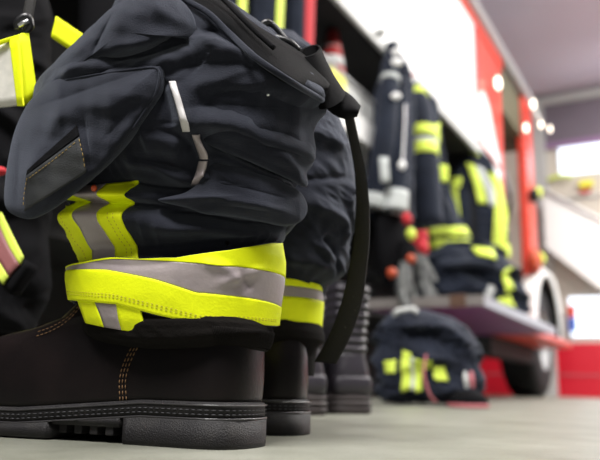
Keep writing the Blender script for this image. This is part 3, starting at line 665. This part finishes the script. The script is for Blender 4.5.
# lining below the cuff
WL = [(296, 100, 250), (312, 94, 258), (322, 86, 268), (328, 82, 272), (332, 82, 272), (337, 84, 271), (342, 90, 270), (346, 98, 269), (350, 108, 266), (352, 118, 256)]
TL = Cloth(WL, .636, .86, [([(90, 332), (150, 338), (220, 334), (265, 332)], .003, .004, .003)], noise=.0012, seed=4, shear=.3, smooth=3)
obj('hem_lining', TL.body(220, 60), M['knit'], tr)
for l, r, m in [([(78, 300), (82, 312), (86, 323)], [(96, 302), (101, 315), (105, 327)], 'yellow'), ([(96, 302), (101, 315), (105, 327)], [(117, 304), (119, 318), (122, 330)], 'silver'), ([(117, 304), (119, 318), (122, 330)], [(140, 308), (144, 322), (150, 334)], 'yellow')]:
    obj('hem_tape', TC.quadpx(l, r, 12, 8, .0004, .002), M[m], tr)
rb = MB()
for k in range(110):
    t = -.75+k*.0165
    P = TL.surf(np.full(6, t), np.linspace(TL.z[2], TL.z[-1]*.35+TL.z[0]*.65, 6), .0006); rb.tube(P, .0006, 5, n=0)
obj('hem_ribs', rb, M['knit'], tr)
# stripes on the leg
for l, r, m in [([(70, 188), (68, 196), (69, 203), (63, 210), (65, 230), (78, 264)], [(84, 188), (84, 196), (85, 203), (83, 210), (86, 232), (95, 266)], 'yellow'),
                ([(84, 186), (84, 196), (85, 203), (83, 210), (86, 232), (95, 266)], [(107, 184), (106, 196), (106, 203), (105, 210), (108, 232), (117, 266)], 'silver'),
                ([(107, 184), (106, 196), (106, 203), (105, 210), (108, 232), (117, 266)], [(131, 182), (126, 196), (131, 203), (127, 210), (130, 232), (140, 264)], 'yellow')]:
    obj('leg_tape', T1.quadpx(l, r, 50, 10, .0016, .0016), M[m], tr)
for l in ([(73, 210), (76, 232), (88, 262)], [(115, 212), (119, 234), (129, 262)], [(120, 212), (124, 234), (134, 262)]):
    obj('tape_stitching', dashes(T1.linepx(l, 20, .0021), .002, .0016, .00022), M['thread'], tr)
# reflective piping
def piping(pts, w, m=M['silver_far'], S=T1, off=.0025):
    left = [(x-w/2, y) for x, y in pts]; right = [(x+w/2, y) for x, y in pts]
    return S.quadpx(left, right, 24, 5, off, .0022)
pm = mat('piping_silver', (.56, .54, .54), .4, spec=.5)
obj('reflective_piping', piping([(172, 82), (177, 98), (182, 116), (186, 133)], 7), pm, tr)
obj('reflective_piping', piping([(195, 136), (199, 148), (203, 160)], 7), M['silver'], tr)
obj('reflective_piping', piping([(202, 162), (199, 174), (194, 187)], 7), M['silver'], tr)

# padded lobes of cloth that hang over the body
class Lobe:
    def __init__(s, out, centre, Yf, th, p=2.6, wr=.0015, creases=()):
        s.c = np.array(centre, float); s.P = cr([(*q, 0) for q in list(out)+[out[0]]], 181)[:-1, :2]; s.Yf, s.th, s.p, s.wr, s.cs = Yf, th, p, wr, creases
        s.a = np.arctan2(s.P[:, 1]-s.c[1], s.P[:, 0]-s.c[0])
    def r(s, x, y):
        a = math.atan2(y-s.c[1], x-s.c[0]); d = np.mod(s.a-a+PI, 2*PI)-PI; k = int(np.argmin(np.abs(d))); return min(1, math.hypot(x-s.c[0], y-s.c[1])/np.linalg.norm(s.P[k]-s.c))
    def at(s, x, y, r=None, off=0):
        r = s.r(x, y) if r is None else r
        d = s.th*(1-r**s.p)**.6 if r < 1 else 0
        e = 1-r**5
        for (x0, y0), (x1, y1), amp, w in s.cs:
            L = (x1-x0)**2+(y1-y0)**2; t = max(0, min(1, ((x-x0)*(x1-x0)+(y-y0)*(y1-y0))/L)); D = math.hypot(x-x0-t*(x1-x0), y-y0-t*(y1-y0))
            d += amp*e*(math.exp(-(D/w)**2) if amp > 0 else math.exp(-D/w))*(.3+.7*min(1, 5*min(t, 1-t)+.2))
        d += s.wr*e*math.sin(x*.085+y*.05)*math.sin(y*.11-x*.03)+s.wr*.4*e*math.sin(x*.21-y*.17)*math.sin(x*.13+y*.2)
        return at(x, y, s.Yf(x, y)-d-off)
    def mesh(s, back=.03):
        rr = np.concatenate([np.linspace(.02, .9, 40), np.linspace(.91, 1, 12)])
        rings = [[s.at(*(s.c+(p-s.c)*r), r) for p in s.P] for r in rr]
        bk = [[at(*(s.c+(p-s.c)*r), s.Yf(*p)+back*(1-r)**.5+.004) for p in s.P] for r in (.99, .93, .8, .5, .1)]
        return MB().loft(rings+bk)
    def quad(s, pts, off, th, n=16):
        a, b, c, d = [np.array(p, float) for p in pts]
        return sheet([[s.at(*((a*(1-v)+b*v)*(1-u)+(d*(1-v)+c*v)*u), None, off) for v in np.linspace(0, 1, n)] for u in np.linspace(0, 1, n)], th)
def body_Y(S, x, y):
    th, z = S.px(x, y); return float(S.surf(np.array([th]), np.array([z]))[0][1])
PY = lambda x, y: float(np.interp(x, [0, 30, 60, 110, 170], [.614, .588, .566, .545, .535]))
KP = Lobe([(38, 92), (50, 80), (66, 75), (95, 70), (130, 65), (158, 63), (164, 66), (164, 88), (156, 104), (144, 122), (130, 142), (112, 162), (92, 180), (72, 196), (52, 210), (32, 219), (14, 215), (5, 205), (5, 182), (9, 155), (15, 130), (26, 106)], (84, 130), PY, .019, 3.4, .0018,
          [((40, 120), (150, 76), .004, 11), ((34, 108), (150, 68), -.005, 5), ((84, 118), (92, 175), -.003, 4), ((96, 110), (150, 90), .003, 9), ((60, 110), (20, 190), .003, 8), ((98, 172), (150, 100), .003, 6), ((20, 140), (16, 205), -.004, 4), ((104, 140), (130, 110), -.003, 7)])
lobe = KP.at
pk = obj('knee_pocket', KP.mesh(), M['navy'], tr)
obj('flap_seam', MB().tube([lobe(x, y, None, .0004) for x, y in [(66, 80), (95, 75), (130, 70), (157, 69), (157, 88), (148, 106), (132, 130)]], .0010, 8, n=60), M['navy'], pk)
def lquad(pts, off, th, n=16): return KP.quad(pts, off, th, n)
kp = obj('knee_patch', lquad([(26, 176), (79, 137), (86, 172), (24, 211)], .0018, .0016), M['patch'], pk)
obj('patch_edge', lquad([(27, 170), (77, 125), (79, 135), (26, 175)], .0012, .001), M['black_cloth'], pk)
for l in ([(27, 178), (24, 194), (23, 209)], [(79, 139), (83, 156), (85, 171)], [(29, 178), (52, 161), (77, 141)]):
    obj('patch_stitching', dashes([lobe(x, y, None, .0023) for x, y in cr([(*p, 0) for p in l], 16)[:, :2]], .0028, .0016, .00040), M['thread'], pk)
# the folded-over roll of cloth above the pocket, ending in a hooked curl
UY = lambda x, y: float(np.interp(x, [40, 70, 110, 150, 200], [.592, .570, .552, .544, .548]))
UL = Lobe([(46, 84), (52, 66), (66, 50), (84, 35), (100, 18), (114, 6), (134, -4), (160, -9), (178, -2), (190, 10), (196, 24), (195, 37), (188, 38), (184, 32), (174, 36), (158, 46), (134, 55), (110, 59), (88, 64), (66, 74), (54, 84)], (122, 32), UY, .022, 2.8, .0018,
          [((112, 14), (90, 58), -.005, 4), ((60, 62), (84, 42), .003, 6), ((150, 4), (186, 22), .004, 7), ((100, 50), (170, 38), .003, 6), ((176, 4), (190, 26), .002, 4)])
obj('upper_fold', UL.mesh(), M['navy'], tr)
SY = lambda x, y: float(np.interp(x, [180, 215, 260, 300, 325], [.547, .550, .558, .577, .600]))
SF = Lobe([(189, 62), (192, 48), (200, 39), (213, 36), (235, 46), (262, 57), (290, 72), (312, 90), (325, 104), (326, 113), (318, 122), (314, 134), (316, 150), (313, 163), (307, 172), (308, 184), (303, 187), (290, 180), (270, 171), (245, 160), (222, 151), (203, 140), (197, 122), (191, 96)], (255, 108), SY, .021, 2.4, .0016,
          [((198, 102), (278, 108), -.004, 7), ((206, 60), (300, 96), .004, 11), ((214, 84), (262, 82), -.003, 7), ((208, 122), (300, 166), .004, 10), ((300, 110), (306, 160), .003, 8), ((240, 140), (300, 150), -.002, 6), ((214, 140), (296, 174), -.002, 4)])
obj('side_fold', SF.mesh(), M['navy'], tr)
obj('lint', MB().ell(SF.at(268, 95, None, .0006), .0015, .0008, .0011, 6, 4), M['white'], tr)
SG = Lobe([(203, 160), (225, 161), (250, 170), (278, 180), (298, 190), (306, 201), (307, 212), (300, 222), (284, 226), (262, 222), (235, 217), (205, 214), (188, 208), (158, 200), (186, 192), (202, 177)], (248, 195), lambda x, y: SY(x, y)+.008, .019, 1.7, .0014,
          [((215, 180), (285, 198), -.0035, 4), ((210, 196), (290, 212), .003, 5), ((230, 206), (270, 212), -.002, 3), ((215, 170), (270, 184), .002, 5)])
obj('side_fold', SG.mesh(), M['navy'], tr)
obj('orange_tab', MB().ell(at(94, 188, .560), .0026, .003, .0028, 10, 8), M['orange'], tr)
obj('reflective_tab', sheet([[at(56+i*6+v*-5, 16+i*4+v*20, .70+.002*i) for v in np.linspace(0, 1, 6)] for i in np.linspace(0, 7, 12)], .004), M['yellow'], tr)
# waistband and elastic loop at the top right
def ribbon(up, lo, Yu, Yl, th=.003, bulge=.0, n=40, m=9, fn=None):
    U_, L_ = cr([(*p, y) for p, y in zip(up, Yu)], n), cr([(*p, y) for p, y in zip(lo, Yl)], n); P = []
    for a, b in zip(U_, L_):
        P.append([at(*(a[:2]*(1-v)+b[:2]*v), (a[2]*(1-v)+b[2]*v)-bulge*math.sin(PI*v)) for v in np.linspace(0, 1, m)])
    return sheet(P, th)
def rib_on(up, lo, off, th, bulge, dY=0, n=50, m=9):
    g = lambda p: off+.020*max(0, min(1, (p[0]-225)/70))
    return ribbon(up, lo, [body_Y(T1, *p)-g(p) for p in up], [body_Y(T1, *p)-g(p)*.8-dY for p in lo], th, bulge, n, m)
obj('waistband', rib_on([(190, -40), (208, -22), (228, -2), (250, 20), (278, 38), (306, 56), (330, 84)], [(150, -12), (183, -2), (206, 12), (228, 32), (256, 56), (290, 79), (324, 98)], .006, .006, .010), M['strap'], tr)
obj('waistband_roll', MB().tube([at(x, y, body_Y(T1, x, y)-.010-.016*max(0, min(1, (x-225)/70))) for x, y in [(168, -14), (186, 0), (208, 13), (230, 34), (256, 58), (290, 81), (322, 100)]], .0028, 10, n=60), M['navy'], tr)
obj('waistband_roll', MB().tube([at(x, y, body_Y(T1, x, y)-.030) for x, y in [(205, -16), (224, 0), (240, 16), (256, 32), (274, 48)]], .0022, 10, n=40), M['black_cloth'], tr)
lp = []
for t, c, rx, ry in [(0, (309, 51), 13, 9), (.3, (312, 66), 16, 12), (.65, (319, 84), 18, 15), (1, (330, 99), 17, 15)]:
    lp.append((t, c, rx, ry))
ringsL = []
for t in np.linspace(0, 1, 14):
    cx_ = np.interp(t, [a[0] for a in lp], [a[1][0] for a in lp]); cy_ = np.interp(t, [a[0] for a in lp], [a[1][1] for a in lp]); rx = np.interp(t, [a[0] for a in lp], [a[2] for a in lp]); ry = np.interp(t, [a[0] for a in lp], [a[3] for a in lp])
    ringsL.append([at(cx_+rx*math.cos(a)*.9-ry*math.sin(a)*.12, cy_+ry*math.sin(a)*.62-rx*math.cos(a)*.25, .60-.018*math.sin(a)) for a in np.linspace(0, 2*PI, 32, endpoint=False)])
inner = [[tuple(np.array(p)*.86+np.mean(np.array(r), axis=0)*.14) for p in r] for r in reversed(ringsL[:8])]
m_ = MB(); m_.loft(ringsL, False); m_.grid([list(ringsL[0]), inner[-1]], close_v=True); m_.grid(inner, close_v=True); m_.f.append(tuple(len(m_.v)-32*8+i for i in range(32)))
obj('elastic_loop', m_, M['strap'], tr)
obj('elastic_loop', ribbon([(326, 76), (338, 86), (352, 96), (361, 106)], [(316, 96), (330, 112), (344, 119), (357, 117)], [.62, .615, .61, .61], [.60, .60, .60, .605], .004, .012), M['strap'], tr)
obj('strap_buckle', MB().tube([at(258, 30, .60), at(266, 23, .60), at(274, 26, .60), at(288, 42, .597), at(299, 58, .592)], [.003, .004, .003, .0025, .002], 8), M['plastic'], tr)
obj('strap_buckle', MB().tube([at(262, 34, .592), at(276, 38, .588), at(290, 42, .586), at(300, 50, .585)], [.003, .004, .003, .002], 8), M['plastic'], tr)

# ================================================================== SECOND TROUSERS
W2 = [(40, 240, 300), (60, 200, 322), (90, 180, 330), (112, 176, 336), (130, 174, 344), (150, 174, 350), (175, 176, 353), (205, 178, 352), (235, 182, 347), (255, 186, 345), (272, 190, 338), (285, 198, 324), (305, 205, 320), (318, 208, 318)]
rid2 = [([(270, 170), (310, 178), (346, 176)], -.004, .004, .005), ([(285, 200), (318, 206), (340, 222), (342, 245)], .008, .010, .008), ([(315, 245), (330, 256), (338, 275)], .006, .006, .006),
        ([(320, 236), (332, 250), (330, 275)], -.006, .004, .005), ([(280, 258), (310, 262), (330, 280)], .006, .008, .006), ([(350, 180), (346, 205), (350, 232)], .006, .007, .007), ([(300, 130), (325, 135), (345, 150)], .006, .01, .008)]
T2 = Cloth(W2, .80, .85, rid2, noise=.004, seed=21)
t2 = thing('firefighter_trousers', (-.03, .80, .04), 'second navy firefighter trousers, pushed down over a boot behind the nearest trousers', 'trousers')
obj('trouser_leg', T2.body(300, 220), M['navy'], t2)
WD = [(272, 196, 322), (285, 196, 323), (305, 200, 322), (325, 204, 320), (335, 208, 318)]
TD2 = Cloth(WD, .80, .92, [], noise=.0012, seed=22, freq=(15, 40))
k = lambda pts: curve(TD2, pts)
e0, e1, e2, e3 = k([(200, 272), (262, 276), (321, 286)]), k([(200, 278), (262, 284), (321, 291)]), k([(200, 290), (262, 295), (321, 301)]), k([(200, 325), (285, 321), (300, 323), (321, 329)])
c2 = obj('cuff', around(TD2, lambda t: e0(t)+.0006, lambda t: e3(t)-.0006, 0, -.004, 140, 12), M['navy'], t2)
obj('yellow_tape', around(TD2, e0, e1, .0012, .0002, 140, 6), M['yellow'], c2); obj('silver_tape', around(TD2, e1, e2, .0009, .0002, 140, 6), M['silver'], c2); obj('yellow_tape', around(TD2, e2, e3, .0014, .0002, 140, 8), M['yellow'], c2)
TE = Cloth([(315, 200, 319), (325, 202, 321), (333, 204, 324), (340, 206, 324), (347, 210, 317), (355, 212, 315), (368, 214, 314), (374, 216, 313)], .80, .95, [], noise=.0012, seed=23, smooth=3)
obj('hem_lining', TE.body(160, 50), M['knit'], t2)

# hanging black strap of the second trousers
obj('hanging_strap', ribbon([(343, 112), (349, 140), (354, 168), (356, 200), (354, 235), (350, 262), (342, 300), (329, 335), (314, 362)], [(353, 112), (359, 140), (365, 168), (369, 200), (369, 235), (367, 262), (362, 300), (351, 335), (336, 364)],
    [.62, .63, .64, .655, .67, .68, .69, .70, .71], [.62, .63, .64, .65, .66, .67, .68, .69, .70], .0022, .001, n=70), M['strap_dusty'], None,
    label='long dusty black strap hanging from the waistband loop, right of the trousers', cat='strap')

# ================================================================== THIRD TROUSERS (left, behind) and reflective strap end
W3 = [(-60, -120, 10), (-30, -170, 40), (10, -190, 48), (60, -195, 50), (110, -200, 46), (160, -200, 42), (210, -195, 50), (250, -190, 48), (300, -180, 44), (330, -175, 30)]
T3 = Cloth(W3, .98, .5, [([(-20, 100), (10, 120), (40, 160)], .012, .015, .01), ([(-20, 190), (10, 200), (44, 190)], .012, .015, .01)], noise=.006, seed=31)
t3 = thing('firefighter_trousers', (-.5, .98, .05), 'black trousers standing in shadow at the left edge, behind the nearest boot', 'trousers')
obj('trouser_leg', T3.body(200, 140), M['black_cloth'], t3)
for (l, r, m) in [([(0, 212), (12, 236), (22, 256)], [(-2, 222), (8, 245), (19, 264)], 'yellow_far'), ([(-2, 222), (8, 245), (19, 264)], [(-18, 232), (-5, 255), (8, 276)], 'shaded_pink'), ([(-18, 232), (-5, 255), (8, 276)], [(-26, 240), (-12, 262), (2, 284)], 'yellow_far')]:
    obj('reflective_tape', ribbon(l, r, [.80, .79, .78], [.80, .79, .78], .003, 0, 10, 5), M[m], t3)
obj('tape_flap', ribbon([(19, 257), (30, 262), (40, 268)], [(2, 285), (10, 294), (20, 296)], [.785, .785, .80], [.785, .785, .80], .004, .002, 10, 6), M['black_cloth'], t3)
obj('red_tab', MB().ell(at(-3, 171, .80), .012, .006, .006), M['red_cloth'], t3)
b3 = dup(bt, 'black boot almost hidden in the shadow at the left edge'); place(b3, -.40, 1.0, YAW)
rs = thing('reflective_strap', at(15, 110, .60), 'pale reflective tag with bright yellow edging hanging on a clip at upper left', 'strap')
obj('tag_panel', ribbon([(-30, 52), (0, 44), (10, 40)], [(-30, 108), (0, 106), (20, 104)], [.60, .60, .598], [.60, .60, .598], .004, .0, 14, 8), mat('pale_reflective', (.62, .60, .55), .5, var=(90, (.5, .49, .45), .4, .7)), rs)
obj('yellow_edging', ribbon([(9, 40), (17, 36), (22, 33), (29, 33)], [(17, 106), (23, 105.5), (28, 104), (38, 96)], [.596, .590, .594, .60], [.596, .590, .594, .60], .004, .002, 24, 8), M['yellow'], rs)
obj('yellow_edging', ribbon([(-30, 50), (0, 40), (20, 34)], [(-30, 54), (0, 44), (20, 37)], [.594, .594, .594], [.595, .595, .595], .004, .0, 14, 4), M['yellow'], rs)
obj('clip', MB().tube([at(18, 30, .60), at(19, 22, .598), at(27, 17, .598), at(30, 26, .60), at(24, 34, .60)], [.004, .0045, .004, .004, .003], 10), M['plastic'], rs)
obj('clip_tongue', MB().tube([at(19, 26, .594), at(24, 23, .593), at(28, 21, .594)], .0022, 8), M['metal'], rs)
obj('webbing', ribbon([(22, 16), (26, -5), (32, -40)], [(32, 22), (36, -2), (42, -38)], [.605, .61, .62], [.605, .61, .62], .003, .001, 16, 5), M['strap_dusty'], rs)

# ================================================================== HEAP OF TROUSERS ON THE FLOOR
YH = 2.25
WH = [(308, 400, 420), (315, 392, 445), (325, 384, 462), (338, 378, 470), (352, 377, 475), (368, 378, 478), (384, 380, 478), (395, 382, 472), (402, 388, 460)]
ridH = [([(395, 325), (430, 322), (460, 340), (474, 368)], .02, .025, .02), ([(400, 345), (425, 335), (450, 350), (462, 378)], -.02, .02, .02), ([(402, 340), (412, 345), (420, 352)], .02, .02, .02), ([(425, 345), (432, 365), (430, 392)], .02, .02, .02)]
TH = Cloth(WH, YH, .7, ridH, noise=.022, seed=41, freq=(22, 60), smooth=3)
M['navy_heap'] = mat('dark_navy_cloth', (.007, .009, .017), .85, spec=.2, bump=(60, .5), var=(12, (.013, .017, .03), .4, .7), sheen=.15, bdist=.006)
hp = thing('trouser_heap', (at(430, 400, YH)[0], YH, 0), 'crumpled navy trousers with yellow and silver bands, heaped on the floor by the step', 'trousers')
obj('trouser_body', TH.body(200, 120), M['navy_heap'], hp)
for l, r, m in [([(403, 350), (404, 368), (405, 390)], [(411, 351), (412, 368), (412, 391)], 'yellow_far'), ([(411, 356), (412, 368), (412, 391)], [(415, 356), (415, 368), (416, 391)], 'silver_far'), ([(415, 357), (415, 372), (416, 391)], [(422, 360), (422, 372), (422, 389)], 'yellow_far'),
                ([(403, 360), (404, 365), (404, 370)], [(430, 358), (430, 362), (428, 369)], 'yellow_far'), ([(432, 366), (433, 372), (434, 378)], [(445, 368), (446, 374), (446, 380)], 'yellow_far'), ([(388, 360), (389, 366), (390, 371)], [(398, 359), (398, 365), (399, 370)], 'yellow_far')]:
    obj('band', TH.quadpx(l, r, 12, 5, .008, .006), M[m], hp)
obj('white_buckle', MB().tube([at(394, 315, YH-.08), at(398, 311, YH-.09), at(413, 309, YH-.09), at(417, 313, YH-.09)], .008, 8), M['light_grey'], hp)
for x in (465, 471): obj('strap_end', MB().tube([at(x, 372, YH-.17), at(x+1, 380, YH-.18), at(x+2, 388, YH-.18)], [.005, .008, .005], 8), M['light_grey'] if x == 465 else M['pink'], hp)
obj('pink_cord', MB().tube([at(426, 355, YH-.2), at(424, 375, YH-.22), at(430, 395, YH-.22), at(436, 402, YH-.2)], .0035, 8), M['pink'], hp)
g = thing('low_shoe', (at(468, 404, 2.15)[0], 2.12, 0), 'dark low shoe with a pink red sole edge lying at right of the trouser heap', 'shoe')
cx, cy = at(468, 404, 2.12)[0], 2.12
def shoe_ring(z, k, a0=0): return [(cx+.060*k*math.cos(a), cy+.13*k*math.sin(a)*.5, z) for a in np.linspace(0, 2*PI, 32, endpoint=False)]
obj('sole', MB().loft([shoe_ring(0.0, .96), shoe_ring(.004, 1.02), shoe_ring(.012, 1.0)]), M['pink'], g)
obj('shoe_upper', MB().loft([shoe_ring(.012, .97), shoe_ring(.025, .95), shoe_ring(.04, .75), shoe_ring(.05, .4)]), M['black_cloth'], g)

# ================================================================== LIGHT
def area(name, loc, rot, sx, sy, power, col=(1, 1, 1)):
    l = bpy.data.lights.new(name, 'AREA'); l.shape = 'RECTANGLE'; l.size = sx; l.size_y = sy; l.energy = power; l.color = col
    o = bpy.data.objects.new(name, l); C.objects.link(o); o.location = loc; o.rotation_euler = rot; return o
for i, (s_, q_, pw) in enumerate([(1.0, -1.4, 90), (4.0, -1.2, 210), (6.8, -1.0, 270)]):
    o = TW((s_, q_, 3.90)); f = thing('ceiling_lamp', o, 'long ceiling lamp above the aisle beside the truck', 'lamp', 'ceiling lamps above the aisle')
    obj('housing', Bx(s_-.7, s_+.7, q_-.12, q_+.12, 3.94, 4.02).xf(TW), M['light_grey'], f, smooth=False)
    obj('diffuser', Bx(s_-.68, s_+.68, q_-.1, q_+.1, 3.91, 3.94).xf(TW), M['tube'], f, smooth=False)
    area('aisle_light', TW((s_, q_, 3.89)), (0, 0, TANG), 1.4, .5, pw, (1, .97, .93))
# unseen key light added overhead behind the camera to model the foreground folds
area('foreground_key', (-.75, -1.0, 3.35), (math.radians(29), 0, math.radians(-22)), 1.5, 1.0, 245, (1, .98, .96))
area('wall_wash', TW((7.6, -.6, 3.4)), (math.radians(60), 0, TANG-PI/2), 1.2, 1.0, 32, (1, .97, .92))  # unseen light added to brighten the far wall
w = bpy.data.worlds.new('World'); bpy.context.scene.world = w; w.use_nodes = True
w.node_tree.nodes['Background'].inputs[0].default_value = (.80, .84, .92, 1); w.node_tree.nodes['Background'].inputs[1].default_value = .12

cam = bpy.data.cameras.new('camera'); co = bpy.data.objects.new('camera', cam); C.objects.link(co)
cam.sensor_width = 36; cam.lens = 42; cam.clip_start = .01
Rm = Matrix(((RV[0], UV[0], -FW[0]), (RV[1], UV[1], -FW[1]), (RV[2], UV[2], -FW[2])))
co.matrix_world = Matrix.Translation((0, 0, CH)) @ Rm.to_4x4()
cam.dof.use_dof = True; cam.dof.focus_distance = .575; cam.dof.aperture_fstop = 5.2
sc = bpy.context.scene; sc.camera = co
vs = sc.view_settings; vs.view_transform = 'Standard'; vs.look = 'None'; vs.exposure = 0; vs.gamma = 1; vs.use_curve_mapping = False
